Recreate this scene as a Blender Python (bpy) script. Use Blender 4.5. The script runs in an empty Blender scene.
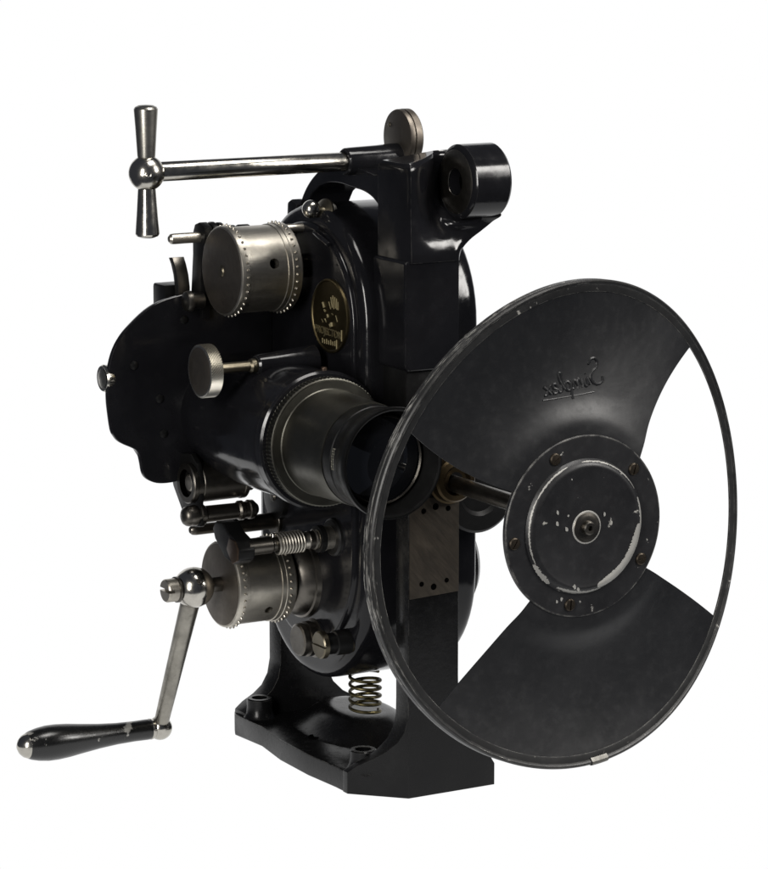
import bpy, bmesh, math, random
from mathutils import Vector, Matrix
random.seed(7)
PI = math.pi
sc = bpy.context.scene
col = sc.collection
MM = 0.001
ZG = 344.0            # the base stands on z = -344 mm in the working drawing


def W(p):
    return Vector((p[0] * MM, p[1] * MM, (p[2] + ZG) * MM))


# ------------------------------------------------------------------ materials
def new_mat(name):
    m = bpy.data.materials.new(name)
    m.use_nodes = True
    nt = m.node_tree
    for n in list(nt.nodes):
        nt.nodes.remove(n)
    out = nt.nodes.new('ShaderNodeOutputMaterial')
    b = nt.nodes.new('ShaderNodeBsdfPrincipled')
    nt.links.new(b.outputs[0], out.inputs[0])
    return m, nt, b


def noise(nt, scale, detail=4, rough=0.55, vec=None, dist=0.0):
    n = nt.nodes.new('ShaderNodeTexNoise')
    n.inputs['Scale'].default_value = scale
    n.inputs['Detail'].default_value = detail
    n.inputs['Roughness'].default_value = rough
    n.inputs['Distortion'].default_value = dist
    if vec is None:
        tc = nt.nodes.new('ShaderNodeTexCoord')
        vec = tc.outputs['Object']
    nt.links.new(vec, n.inputs['Vector'])
    return n.outputs[0]


def ramp(nt, fac, stops):
    r = nt.nodes.new('ShaderNodeValToRGB') 
    el = r.color_ramp.elements
    while len(el) < len(stops):
        el.new(0.5)
    for e, (p, c) in zip(el, stops):
        e.position = p
        e.color = (c, c, c, 1) if not isinstance(c, tuple) else (*c, 1)
    nt.links.new(fac, r.inputs[0])
    return r.outputs[0]


def math_(nt, op, a, b=None, clamp=False):
    n = nt.nodes.new('ShaderNodeMath')
    n.operation = op
    n.use_clamp = clamp
    for i, v in enumerate((a, b)):
        if v is None:
            continue
        if isinstance(v, (int, float)):
            n.inputs[i].default_value = v
        else:
            nt.links.new(v, n.inputs[i])
    return n.outputs[0]


def mixc(nt, fac, a, b):
    n = nt.nodes.new('ShaderNodeMix')
    n.data_type = 'RGBA'
    if isinstance(fac, (int, float)):
        n.inputs['Factor'].default_value = fac
    else:
        nt.links.new(fac, n.inputs['Factor'])
    for k, v in ((6, a), (7, b)):
        if isinstance(v, tuple):
            n.inputs[k].default_value = (*v, 1)
        else:
            nt.links.new(v, n.inputs[k])
    return n.outputs[2]


def bump(nt, h, strength, dist):
    n = nt.nodes.new('ShaderNodeBump')
    n.inputs['Strength'].default_value = strength
    n.inputs['Distance'].default_value = dist
    nt.links.new(h, n.inputs['Height'])
    return n.outputs[0]


def edge_mask(nt, radius):
    """1 on worn convex edges, 0 on flats."""
    bv = nt.nodes.new('ShaderNodeBevel')
    bv.samples = 6
    bv.inputs['Radius'].default_value = radius
    g = nt.nodes.new('ShaderNodeNewGeometry')
    d = nt.nodes.new('ShaderNodeVectorMath')
    d.operation = 'DOT_PRODUCT'
    nt.links.new(bv.outputs[0], d.inputs[0])
    nt.links.new(g.outputs['Normal'], d.inputs[1])
    return math_(nt, 'SUBTRACT', 1.0, d.outputs['Value'], True)


def set_in(nt, sock, v):
    if isinstance(v, (int, float)):
        sock.default_value = v
    elif isinstance(v, tuple):
        sock.default_value = (*v, 1)
    else:
        nt.links.new(v, sock)


def paint(name, base, rough, wear=None, chips=None, spec=0.5, dust=0.35, coat=0.0, wavy=0.0006):
    m, nt, b = new_mat(name)
    n1 = noise(nt, 14, 6, 0.6)
    n2 = noise(nt, 110, 5, 0.65)
    c = mixc(nt, ramp(nt, n1, [(0.35, 0.0), (0.75, dust)]), base, tuple(min(1, x * 2.6 + 0.006) for x in base))
    r = math_(nt, 'ADD', rough, math_(nt, 'MULTIPLY', math_(nt, 'SUBTRACT', n1, 0.5), 0.22))
    r = math_(nt, 'ADD', r, math_(nt, 'MULTIPLY', ramp(nt, n2, [(0.5, 0.0), (0.8, 1.0)]), 0.12))
    met = 0.0
    mask = None
    if chips:
        lo, hi, sc_ = chips
        mask = ramp(nt, noise(nt, sc_, 7, 0.62, dist=0.3), [(lo, 0.0), (hi, 1.0)])
    if wear:
        rad, gain = wear
        e = math_(nt, 'MULTIPLY', edge_mask(nt, rad), gain)
        wn = ramp(nt, noise(nt, 75, 6, 0.7), [(0.42, 0.0), (0.62, 1.0)])
        e = math_(nt, 'MULTIPLY', e, wn, True)
        mask = e if mask is None else math_(nt, 'MAXIMUM', e, mask)
    if mask is not None:
        c = mixc(nt, mask, c, (0.42, 0.41, 0.38))
        met = math_(nt, 'MULTIPLY', mask, 0.75)
        r = math_(nt, 'ADD', r, math_(nt, 'MULTIPLY', mask, 0.25))
    set_in(nt, b.inputs['Base Color'], c)
    set_in(nt, b.inputs['Metallic'], met)
    set_in(nt, b.inputs['Roughness'], r)
    b.inputs['Specular IOR Level'].default_value = spec
    b.inputs['Coat Weight'].default_value = coat
    b.inputs['Coat Roughness'].default_value = 0.06
    h = math_(nt, 'ADD', noise(nt, 26, 3, 0.5), math_(nt, 'MULTIPLY', n2, 0.12))
    nt.links.new(bump(nt, h, 0.35, wavy), b.inputs['Normal'])
    return m


def metal(name, base, rough, tarnish, dark=0.4, streak=None, sc_=30, aniso=0.0, warm=None, grime=True):
    m, nt, b = new_mat(name)
    tc = nt.nodes.new('ShaderNodeTexCoord')
    vec = tc.outputs['Object']
    if streak:
        mp = nt.nodes.new('ShaderNodeMapping')
        mp.inputs['Scale'].default_value = streak
        nt.links.new(vec, mp.inputs['Vector'])
        svec = mp.outputs[0]
    else:
        svec = vec
    n1 = noise(nt, sc_, 6, 0.62, vec)
    n2 = noise(nt, 160, 4, 0.6, svec)
    dk = tuple(x * dark for x in (warm or base))
    c = mixc(nt, ramp(nt, n1, [(0.38, 0.0), (0.72, tarnish)]), base, dk)
    if grime:
        g = ramp(nt, noise(nt, 70, 7, 0.7, vec, 0.6), [(0.62, 0.0), (0.72, 0.55)])
        c = mixc(nt, g, c, tuple(x * 0.22 for x in base))
    r = math_(nt, 'ADD', rough, math_(nt, 'MULTIPLY', math_(nt, 'SUBTRACT', n1, 0.45), 0.3))
    r = math_(nt, 'ADD', r, math_(nt, 'MULTIPLY', math_(nt, 'SUBTRACT', n2, 0.5), 0.16), True)
    set_in(nt, b.inputs['Base Color'], c)
    b.inputs['Metallic'].default_value = 1.0
    set_in(nt, b.inputs['Roughness'], r)
    b.inputs['Anisotropic'].default_value = aniso
    nt.links.new(bump(nt, n2, 0.12, 0.0003), b.inputs['Normal'])
    return m


M = {}
M['enamel'] = paint('black_enamel', (0.0042, 0.0042, 0.005), 0.13, spec=0.24, dust=0.3, wear=(0.0012, 0.55))
M['casting'] = paint('black_casting_paint', (0.0024, 0.0024, 0.0026), 0.24, wear=(0.0011, 1.6), spec=0.19, dust=0.3, wavy=0.0008)
def sand_skin(m, amount):
    nt = m.node_tree
    b = [n for n in nt.nodes if n.type == 'BSDF_PRINCIPLED'][0]
    bp_ = nt.nodes.new('ShaderNodeBump')
    bp_.inputs['Strength'].default_value = amount
    bp_.inputs['Distance'].default_value = 0.0008
    old = b.inputs['Normal'].links[0].from_socket
    nt.links.new(noise(nt, 240, 3, 0.6), bp_.inputs['Height'])
    nt.links.new(old, bp_.inputs['Normal'])
    nt.links.new(bp_.outputs[0], b.inputs['Normal'])


sand_skin(M['casting'], 0.16)
M['dull'] = paint('dull_black', (0.003, 0.003, 0.003), 0.36, spec=0.22, dust=0.2)
M['shutter'] = paint('shutter_black', (0.0070, 0.0072, 0.008), 0.42, chips=(0.735, 0.76, 55), spec=0.42, dust=0.2, wavy=0.0016)
M['hubpaint'] = paint('hub_black', (0.0068, 0.0068, 0.0076), 0.42, wear=(0.0025, 4.0), chips=(0.66, 0.685, 60), spec=0.40)
M['rim'] = paint('worn_rim_black', (0.010, 0.010, 0.010), 0.40, wear=(0.0014, 1.8), chips=(0.67, 0.72, 95), spec=0.4)
def scratch_rim(m):
    nt = m.node_tree
    b = [n for n in nt.nodes if n.type == 'BSDF_PRINCIPLED'][0]
    uv = nt.nodes.new('ShaderNodeUVMap')
    mp = nt.nodes.new('ShaderNodeMapping')
    mp.inputs['Scale'].default_value = (95, 60, 1)
    nt.links.new(uv.outputs[0], mp.inputs['Vector'])
    sx = nt.nodes.new('ShaderNodeSeparateXYZ')
    nt.links.new(uv.outputs[0], sx.inputs[0])
    n = noise(nt, 1.0, 5, 0.6, mp.outputs[0], .4)
    side = ramp(nt, sx.outputs[0], [(0.0, 0.035), (0.1, 0.04), (0.20, 0.09), (0.29, 0.135), (0.36, 0.07), (0.44, 0.02), (1.0, 0.0)])
    lip = math_(nt, 'SUBTRACT', ramp(nt, sx.outputs[1], [(0.0, 0.0), (0.20, 0.04), (0.27, 0.22), (0.38, 0.10), (0.48, 0.18), (0.74, 0.22), (0.80, 0.1), (1.0, 0.0)]), 0.2)
    side = math_(nt, 'ADD', side, lip)
    blot = noise(nt, 16, 4, 0.6)
    side = math_(nt, 'ADD', side, math_(nt, 'SUBTRACT', ramp(nt, blot, [(0.38, 0.0), (0.62, 0.16)]), 0.13))
    mask = ramp(nt, math_(nt, 'ADD', n, side), [(0.62, 0.0), (0.72, 1.0)])
    for k, v in (('Base Color', (0.45, 0.44, 0.41)), ('Roughness', None)):
        if v is None:
            continue
        old = b.inputs[k].links[0].from_socket
        set_in(nt, b.inputs[k], mixc(nt, mask, old, v))
    oldm = b.inputs['Metallic'].links[0].from_socket
    set_in(nt, b.inputs['Metallic'], math_(nt, 'MAXIMUM', oldm, math_(nt, 'MULTIPLY', mask, 0.6)))


scratch_rim(M['rim'])
M['grip'] = paint('worn_black_grip', (0.004, 0.004, 0.004), 0.26, chips=(0.63, 0.67, 38), spec=0.5)
M['nickel'] = metal('polished_nickel', (0.47, 0.45, 0.405), 0.18, 0.5, 0.55, sc_=45)
M['brushed'] = metal('brushed_nickel', (0.40, 0.385, 0.345), 0.30, 0.6, 0.5, streak=(0.4, 6, 6))
M['arm'] = metal('tarnished_nickel_arm', (0.30, 0.285, 0.25), 0.36, 0.7, 0.5, streak=(5, 5, 0.6), sc_=60)
M['steelrub'] = metal('bare_worn_rim', (0.2, 0.195, 0.18), 0.5, 0.6, 0.4)
M['sprocket'] = metal('worn_sprocket_steel', (0.50, 0.47, 0.41), 0.37, 0.75, 0.42, streak=(0.5, 4, 4), sc_=38)
M['darksteel'] = metal('dark_oiled_steel', (0.135, 0.125, 0.11), 0.34, 0.7, 0.4)
M['face'] = metal('turned_steel_face', (0.15, 0.132, 0.112), 0.46, 0.6, 0.5)
M['sleeve'] = metal('dull_nickel_sleeve', (0.10, 0.097, 0.083), 0.37, 0.5, 0.6, grime=False)
M['blackbrass'] = metal('aged_brass', (0.17, 0.15, 0.11), 0.36, 0.7, 0.4)
M['badge'] = metal('dark_gilt_badge', (0.085, 0.068, 0.036), 0.42, 0.8, 0.4)
M['badgehi'] = metal('rubbed_gilt_relief', (0.34, 0.295, 0.175), 0.52, 0.4, 0.5, grime=False)
M['oldbrass'] = metal('oily_old_brass', (0.055, 0.04, 0.022), 0.4, 0.6, 0.4)
M['screw'] = metal('dull_brown_screw', (0.075, 0.062, 0.048), 0.42, 0.7, 0.45)
M['brown'] = metal('browned_steel', (0.085, 0.06, 0.045), 0.45, 0.7, 0.5)
M['brassspring'] = metal('brassy_spring', (0.11, 0.092, 0.045), 0.40, 0.9, 0.3, warm=(0.08, 0.075, 0.05))


def pad_mat():
    m, nt, b = new_mat('rough_ground_pad')
    tc = nt.nodes.new('ShaderNodeTexCoord')
    mp = nt.nodes.new('ShaderNodeMapping')
    mr = nt.nodes.new('ShaderNodeMapping')
    mr.inputs['Rotation'].default_value = (0, math.radians(-48), 0)
    nt.links.new(tc.outputs['Object'], mr.inputs['Vector'])
    mp.inputs['Scale'].default_value = (22, 22, 170)
    nt.links.new(mr.outputs[0], mp.inputs['Vector'])
    n = noise(nt, 1.0, 4, 0.65, mp.outputs[0], 0.8)
    n2 = noise(nt, 40, 5, 0.6)
    c = mixc(nt, ramp(nt, n, [(0.3, 0.0), (0.7, 1.0)]), (0.016, 0.013, 0.0098), (0.040, 0.033, 0.025))
    c = mixc(nt, ramp(nt, n2, [(0.4, 0.0), (0.7, 0.6)]), c, (0.014, 0.0118, 0.0095))
    set_in(nt, b.inputs['Base Color'], c)
    b.inputs['Metallic'].default_value = 0.35
    b.inputs['Roughness'].default_value = 0.6
    b.inputs['Specular IOR Level'].default_value = 0.2
    nt.links.new(bump(nt, n, 0.4, 0.0006), b.inputs['Normal'])
    return m


M['pad'] = pad_mat()


def glass_mat():
    m, nt, b = new_mat('dark_lens_glass')
    b.inputs['Base Color'].default_value = (0.004, 0.0045, 0.006, 1)
    b.inputs['Roughness'].default_value = 0.04
    b.inputs['IOR'].default_value = 1.6
    b.inputs['Coat Weight'].default_value = 0.4
    return m


M['glass'] = glass_mat()


def flat(name, c, rough=0.6, metal_=0.0, spec_=0.2):
    m, nt, b = new_mat(name)
    n = noise(nt, 60, 4)
    set_in(nt, b.inputs['Base Color'], mixc(nt, n, tuple(x * 0.7 for x in c), tuple(min(1, x * 1.2) for x in c)))
    b.inputs['Roughness'].default_value = rough
    b.inputs['Metallic'].default_value = metal_
    b.inputs['Specular IOR Level'].default_value = spec_
    return m


M['hole'] = flat('hole_shade_black', (0.001, 0.001, 0.001), 1.0, 0.0, 0.0)  # dead black colour stands in for the shade down a hole
M['ivory'] = flat('engraved_letters', (0.22, 0.21, 0.17))
M['chip'] = flat('bared_grey_metal', (0.34, 0.335, 0.315), 0.5, 0.35)


def backdrop_mat():
    m = bpy.data.materials.new('white_glow_sweep')
    m.use_nodes = True
    nt = m.node_tree
    for n in list(nt.nodes):
        nt.nodes.remove(n)
    out = nt.nodes.new('ShaderNodeOutputMaterial')
    e = nt.nodes.new('ShaderNodeEmission')  # floor and backdrop glow by themselves, so no shadow shows on them
    n = noise(nt, 2.0, 2)
    nt.links.new(ramp(nt, n, [(0.0, 1.0), (1.0, 1.0)]), e.inputs['Color'])
    e.inputs['Strength'].default_value = 1.0
    nt.links.new(e.outputs[0], out.inputs[0])
    return m


M['sweep'] = backdrop_mat()

# ------------------------------------------------------------------ builders
WPOS = {}


def thing(name, label, cat, loc):
    o = bpy.data.objects.new(name, None)
    col.objects.link(o)
    o.location = loc
    o.empty_display_size = 0.05
    o['label'] = label
    o['category'] = cat
    WPOS[o] = Vector(loc)
    return o


def obj(name, bm, mat, parent=None, bevel=0.0, segs=2, angle=32, label=None, smooth=True):
    if bevel:
        bmesh.ops.remove_doubles(bm, verts=bm.verts, dist=1e-6)
        ed = [e for e in bm.edges if len(e.link_faces) == 2 and e.calc_face_angle(0) > math.radians(32)]
        bmesh.ops.bevel(bm, geom=ed, offset=bevel * MM, segments=segs, affect='EDGES', profile=0.6, clamp_overlap=True)
    bmesh.ops.recalc_face_normals(bm, faces=bm.faces)
    lo = Vector((min(v.co[i] for v in bm.verts) for i in range(3)))
    hi = Vector((max(v.co[i] for v in bm.verts) for i in range(3)))
    c = (lo + hi) / 2
    for v in bm.verts:
        v.co -= c
    me = bpy.data.meshes.new(name)
    bm.to_mesh(me)
    bm.free()
    if smooth:
        for p in me.polygons:
            p.use_smooth = True
        me.set_sharp_from_angle(angle=math.radians(angle))
    me.materials.append(mat)
    o = bpy.data.objects.new(name, me)
    col.objects.link(o)
    WPOS[o] = c
    if parent is not None:
        o.parent = parent
        o.location = c - WPOS[parent]
    else:
        o.location = c
    if label:
        o['label'] = label
    return o


def frame_for(ax):
    a = Vector(ax).normalized()
    t = Vector((0, 0, 1)) if abs(a.z) < 0.9 else Vector((0, 1, 0))
    u = t.cross(a).normalized()
    return a, u, a.cross(u).normalized()


def lathe(prof, o, ax, segs=72, bm=None, wob=None):
    """prof: (h, r) list, h measured along ax from o, all in mm."""
    bm = bm or bmesh.new()
    a, u, w = frame_for(ax)
    o = Vector(o)
    rings = []
    for j, (h, r) in enumerate(prof):
        if r <= 1e-6:
            rings.append([bm.verts.new(W(o + a * h))])
        else:
            ring = []
            for k in range(segs):
                rr = r + (wob(j, k) if wob else 0)
                t = 2 * PI * k / segs
                ring.append(bm.verts.new(W(o + a * h + (u * math.cos(t) + w * math.sin(t)) * rr)))
            rings.append(ring)
    for A, B in zip(rings, rings[1:]):
        n = max(len(A), len(B))
        if n == 1:
            continue
        for k in range(n):
            q = [A[k % len(A)], A[(k + 1) % len(A)], B[(k + 1) % len(B)], B[k % len(B)]]
            f = []
            for v in q:
                if v not in f:
                    f.append(v)
            if len(f) > 2:
                try:
                    bm.faces.new(f)
                except ValueError:
                    pass
    return bm


def cylp(h0, h1, r, c=1.0):
    return [(h0, 0), (h0, r - c), (h0 + c * .35, r - c * .3), (h0 + c, r), (h1 - c, r), (h1 - c * .35, r - c * .3), (h1, r - c), (h1, 0)]


def cyl(o, ax, h0, h1, r, c=1.0, segs=64, bm=None):
    return lathe(cylp(h0, h1, r, c), o, ax, segs, bm)


def ball_prof(r, n=20, h=0.0):
    return [(h - r * math.cos(PI * i / n), r * math.sin(PI * i / n) if 0 < i < n else 0) for i in range(n + 1)]


def knurl(o, ax, h0, h1, r, n=96, rows=8, amp=0.45, bm=None, diamond=True):
    prof = [(h0, 0), (h0, r - 1.2), (h0 + 0.6, r - 0.2)]
    m0 = len(prof)
    prof += [(h0 + 0.8 + (h1 - h0 - 1.6) * i / rows, r) for i in range(rows + 1)]
    m1 = len(prof)
    prof += [(h1 - 0.6, r - 0.2), (h1, r - 1.2), (h1, 0)]

    def wob(j, k):
        if j < m0 or j >= m1:
            return 0
        return amp * (((j + k) % 2 if diamond else k % 2) - 0.5) * 2
    return lathe(prof, o, ax, n, bm, wob)


def prism(poly, plane, a0, a1, bm=None):
    """poly in plane 'xy', 'xz' or 'yz', extruded along the third axis."""
    bm = bm or bmesh.new()

    def pt(p, t):
        return {'xy': (p[0], p[1], t), 'xz': (p[0], t, p[1]), 'yz': (t, p[0], p[1])}[plane]
    A = [bm.verts.new(W(pt(p, a0))) for p in poly]
    B = [bm.verts.new(W(pt(p, a1))) for p in poly]
    n = len(poly)
    for k in range(n):
        bm.faces.new([A[k], A[(k + 1) % n], B[(k + 1) % n], B[k]])
    bm.faces.new(A[::-1])
    bm.faces.new(B)
    return bm


def box(x0, x1, y0, y1, z0, z1, bm=None):
    return prism([(x0, y0), (x1, y0), (x1, y1), (x0, y1)], 'xy', z0, z1, bm)


def tube(pts, r, segs=12, bm=None, cap=True, closed=False):
    bm = bm or bmesh.new()
    P = [Vector(p) for p in pts]
    n = len(P)
    R = r if isinstance(r, (list, tuple)) else [r] * n
    rings = []
    u = None
    for i, p in enumerate(P):
        if closed:
            d = (P[(i + 1) % n] - P[i - 1]).normalized()
        else:
            d = (P[min(i + 1, n - 1)] - P[max(i - 1, 0)]).normalized()
        if u is None:
            _, u, w = frame_for(d)
        u = (u - d * u.dot(d)).normalized()
        w = d.cross(u)
        rings.append([bm.verts.new(W(p + (u * math.cos(2 * PI * k / segs) + w * math.sin(2 * PI * k / segs)) * R[i])) for k in range(segs)])
    m = n if closed else n - 1
    for i in range(m):
        A, B = rings[i], rings[(i + 1) % n]
        for k in range(segs):
            bm.faces.new([A[k], A[(k + 1) % segs], B[(k + 1) % segs], B[k]])
    if cap and not closed:
        bm.faces.new(rings[0][::-1])
        bm.faces.new(rings[-1])
    return bm


def cut(o, cutters):
    """Subtract bmesh cutters from a finished mesh object, keeping it one mesh."""
    for cb in cutters:
        bmesh.ops.recalc_face_normals(cb, faces=cb.faces)
        me = bpy.data.meshes.new('cutter')
        cb.to_mesh(me)
        cb.free()
        c = bpy.data.objects.new('cutter', me)
        col.objects.link(c)
        c.parent = None
        w = WPOS[o]
        loc, par = o.location.copy(), o.parent
        o.parent = None
        o.location = w
        md = o.modifiers.new('cut', 'BOOLEAN')
        md.operation = 'DIFFERENCE'
        md.solver = 'EXACT'
        md.object = c
        bpy.context.view_layer.update()
        dg = bpy.context.evaluated_depsgraph_get()
        nm = bpy.data.meshes.new_from_object(o.evaluated_get(dg))
        o.modifiers.remove(md)
        old = o.data
        nm.name = old.name
        o.data = nm
        o.parent = par
        o.location = loc
        bpy.data.objects.remove(c)
        bpy.data.meshes.remove(me)
        for p in nm.polygons:
            p.use_smooth = True
        nm.set_sharp_from_angle(angle=math.radians(32))
    return o


def arc(cx, cy, r, a0, a1, n=12):
    return [(cx + r * math.cos(math.radians(a0 + (a1 - a0) * i / n)), cy + r * math.sin(math.radians(a0 + (a1 - a0) * i / n))) for i in range(n + 1)]


X_, NX, NY, Z_ = (1, 0, 0), (-1, 0, 0), (0, -1, 0), (0, 0, 1)

# ------------------------------------------------------------------ setting
def sweep_pt(r, f, z):
    """r across, f away from the sitter's front, on the self-glowing sweep turned 30 degrees to the machine"""
    c_, s_ = math.cos(math.radians(30)), math.sin(math.radians(30))
    return (r * c_ + f * s_, -r * s_ + f * c_, z)


bm = bmesh.new()
vg = [bm.verts.new(sweep_pt(*p)) for p in ((-0.5, -0.46, 0), (0.5, -0.46, 0), (0.7, 0.6, 0), (1.75, 1.2, 0), (1.75, 1.5, 0), (-1.75, 1.5, 0), (-1.75, 1.2, 0), (-0.7, 0.6, 0))]
bm.faces.new(vg)
g = obj('ground', bm, M['sweep'], smooth=False)
g['kind'] = 'structure'
bm = bmesh.new()
prev = None
pr = [(1.5, 0.0)] + [(1.5 + 0.6 * math.sin(math.radians(a)), 0.6 - 0.6 * math.cos(math.radians(a))) for a in range(10, 91, 10)] + [(2.1, 1.7)]
for f_, z in pr:
    row = [bm.verts.new(sweep_pt(x, f_, z)) for x in (-1.75, 1.75)]
    if prev:
        bm.faces.new([prev[0], prev[1], row[1], row[0]])
    prev = row
bd = obj('backdrop', bm, M['sweep'])
bd['kind'] = 'structure'

# ------------------------------------------------------------------ the projector
root = thing('film_projector', 'antique black and nickel hand cranked film projector head with large two bladed shutter wheel',
             'projector', (0, 0.04, 0))

# ---- base casting
Zt = -322.0
outline = [(-77, 181), (-73, 128), (-81, 73), (-82.5, 11), (-79, -40), (-79, -64), (-60, -83), (60, -88), (60, 196), (-70, 196)]
base = obj('base_plate', prism(outline, 'xy', -344, Zt), M['casting'], root, bevel=1.6)
# raised, dished centre of the base
bm = bmesh.new()
NXg, NYg = 24, 34
grid = []
for i in range(NXg + 1):
    row = []
    for j in range(NYg + 1):
        x = -70 + 130 * i / NXg
        y = -84 + 256 * j / NYg
        d = math.hypot((x - 12) / 66, (y - 72) / 108)
        t = max(0, min(1, (1.0 - d) / 0.62))
        row.append(bm.verts.new(W((x, y, Zt - 1.0 + 24 * t * t * (3 - 2 * t)))))
    grid.append(row)
for i in range(NXg):
    for j in range(NYg):
        bm.faces.new([grid[i][j], grid[i + 1][j], grid[i + 1][j + 1], grid[i][j + 1]])
obj('base_hump', bm, M['casting'], base)


def foot_boss(x, y, zt, r):
    bm = lathe([(0, r + 4), (2, r + 2.4), (6, r + .8), (12, r), (zt - Zt - 1.2, r), (zt - Zt, r - 1.2), (zt - Zt, r * .62), (zt - Zt - 16, r * .62), (zt - Zt - 16, 0)], (x, y, Zt - .5), Z_, 56)
    o = obj('foot_boss', bm, M['casting'], base)



foot_boss(-58, -59, -302, 13.5)
foot_boss(-57, 163, -301, 13.5)
obj('screw_hole', lathe([(0, 7), (0.8, 6.2), (0.6, 5), (-0.4, 0)], (-46, 62, -320.8), Z_, 32), M['hole'], base)

# ---- front leg with flared foot
rows_ = [(-40, -36, 21), (-150, -36, 21), (-225, -36, 21), (-246, -36, 21.5), (-262, -36.4, 25), (-277, -39, 30), (-288, -44, 36), (-298, -52, 43), (-306, -61, 51), (-314, -72, 59), (-322, -79.5, 64), (-344, -79.5, 64)]


def leg_y(x):
    return -110 if x > -36.5 else -110 + (-36.5 - x) * 1.04


bm = bmesh.new()
rws = []
for z, xl, xr in rows_:
    xs = [min(xl, -36.0), -35.5, -8, 20.5, max(xr, 21)]
    zf = [Vector((x, leg_y(x), z)) for x in xs]
    zb = [Vector((x, leg_y(x) + (24 if x > -36.5 else max(9, 24 + (x + 36.5) * .5)), z)) for x in xs]
    rws.append([bm.verts.new(W(p)) for p in zf + zb[::-1]])
for A, B in zip(rws, rws[1:]):
    for k in range(10):
        bm.faces.new([A[k], A[(k + 1) % 10], B[(k + 1) % 10], B[k]])
for L in (rws[0], rws[-1]):
    for k in range(4):
        bm.faces.new([L[k], L[k + 1], L[8 - k], L[9 - k]])
leg = obj('front_leg', bm, M['casting'], root, bevel=1.3, segs=3, angle=40)
pad = obj('machined_pad', prism([(-35.2, -143), (20.6, -140.5), (20.6, -44), (-35.2, -44)], 'xz', -111.2, -109.5), M['pad'], leg, bevel=.5)
for x, z, r in ((-19.8, -56.4, 2.6), (-6.2, -53.3, 3.2), (8, -56.3, 2.6), (-21.9, -128.8, 2.4), (-8.2, -132.9, 3.1), (6.6, -128, 2.3)):
    obj('pad_hole_shade', lathe([(0, 0), (0.05, r), (-0.6, r + .3)], (x, -111.45, z), NY, 24), M['hole'], leg)  # flat black discs on the pad, hole shade put in by colour

# ---- rear leg
rl = [(-30, -60), (-30, -268), (-33, -284), (-40, -296), (-50, -304), (-63, -311), (-72, -318), (-72, -324), (64, -324), (64, -318), (46, -308), (34, -296), (25, -276), (21, -250), (21, -60)]
obj('rear_leg', prism(rl, 'xz', 166, 192), M['casting'], root, bevel=2.0)

# ---- mechanism case: a tall casting rounded over at top and bottom
cy, cr = 55.0, 114.0


def stadium(r, zt=115, zb=-140, cyy=None, n=30):
    c = cy if cyy is None else cyy
    return arc(c, zt, r, 0, 180, n) + arc(c, zb, r, 180, 360, n)


case = obj('mechanism_case', prism(stadium(cr), 'yz', -55, 77), M['enamel'], root, bevel=15, segs=7, angle=50)
# upright step of the case beside the pillar
obj('case_rib', prism(stadium(cr - 16, 114, -120), 'yz', -59.5, -48), M['enamel'], case, bevel=6, segs=5, angle=50)

# round cover discs on the far side
obj('side_cover', lathe([(0, 52), (8, 50), (15, 42), (19, 26), (21, 0)], (76, 5, -139), X_, 64), M['casting'], case)
gc = obj('gear_cover', lathe([(-14, 0), (-14, 38), (-10, 40), (2, 40), (3, 41.5), (8, 41.5), (10, 39), (11, 24), (8, 20), (8, 0)], (61, -75, -50), NY, 72), M['dull'], case)

# ---- pillar above the lens, rounded at its lower end
pp = [(-40, 82)] + [(-39, 80), (18, 80), (21, 83), (21, 191), (-40, 187)]
pillar = obj('upper_pillar', prism([(-40, 86), (-36, 81), (17, 81), (21, 86), (21, 196), (-40, 188)], 'xz', -110, -48), M['enamel'], root, bevel=3.2, segs=4)
obj('inner_pillar', prism([(-35, -60), (17, -60), (17, 92), (-35, 92)], 'xz', -103, -50), M['dull'], pillar, bevel=2)
obj('pillar_foot', prism([(-35.9, -52), (20.9, -52), (20.9, -36), (-35.9, -36)], 'xz', -109.6, -60), M['casting'], pillar, bevel=2)

def smooth2(p, n=4):
    out = []
    for i in range(len(p) - 1):
        a, b, c, d_ = p[max(i - 1, 0)], p[i], p[i + 1], p[min(i + 2, len(p) - 1)]
        for k in range(n):
            t = k / n
            out.append(tuple(.5 * (2 * y + (z - x) * t + (2 * x - 5 * y + 4 * z - w_) * t * t + (-x + 3 * y - 3 * z + w_) * t ** 3)
                             for x, y, z, w_ in zip(a, b, c, d_)))
    out.append(p[-1])
    return out


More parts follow.
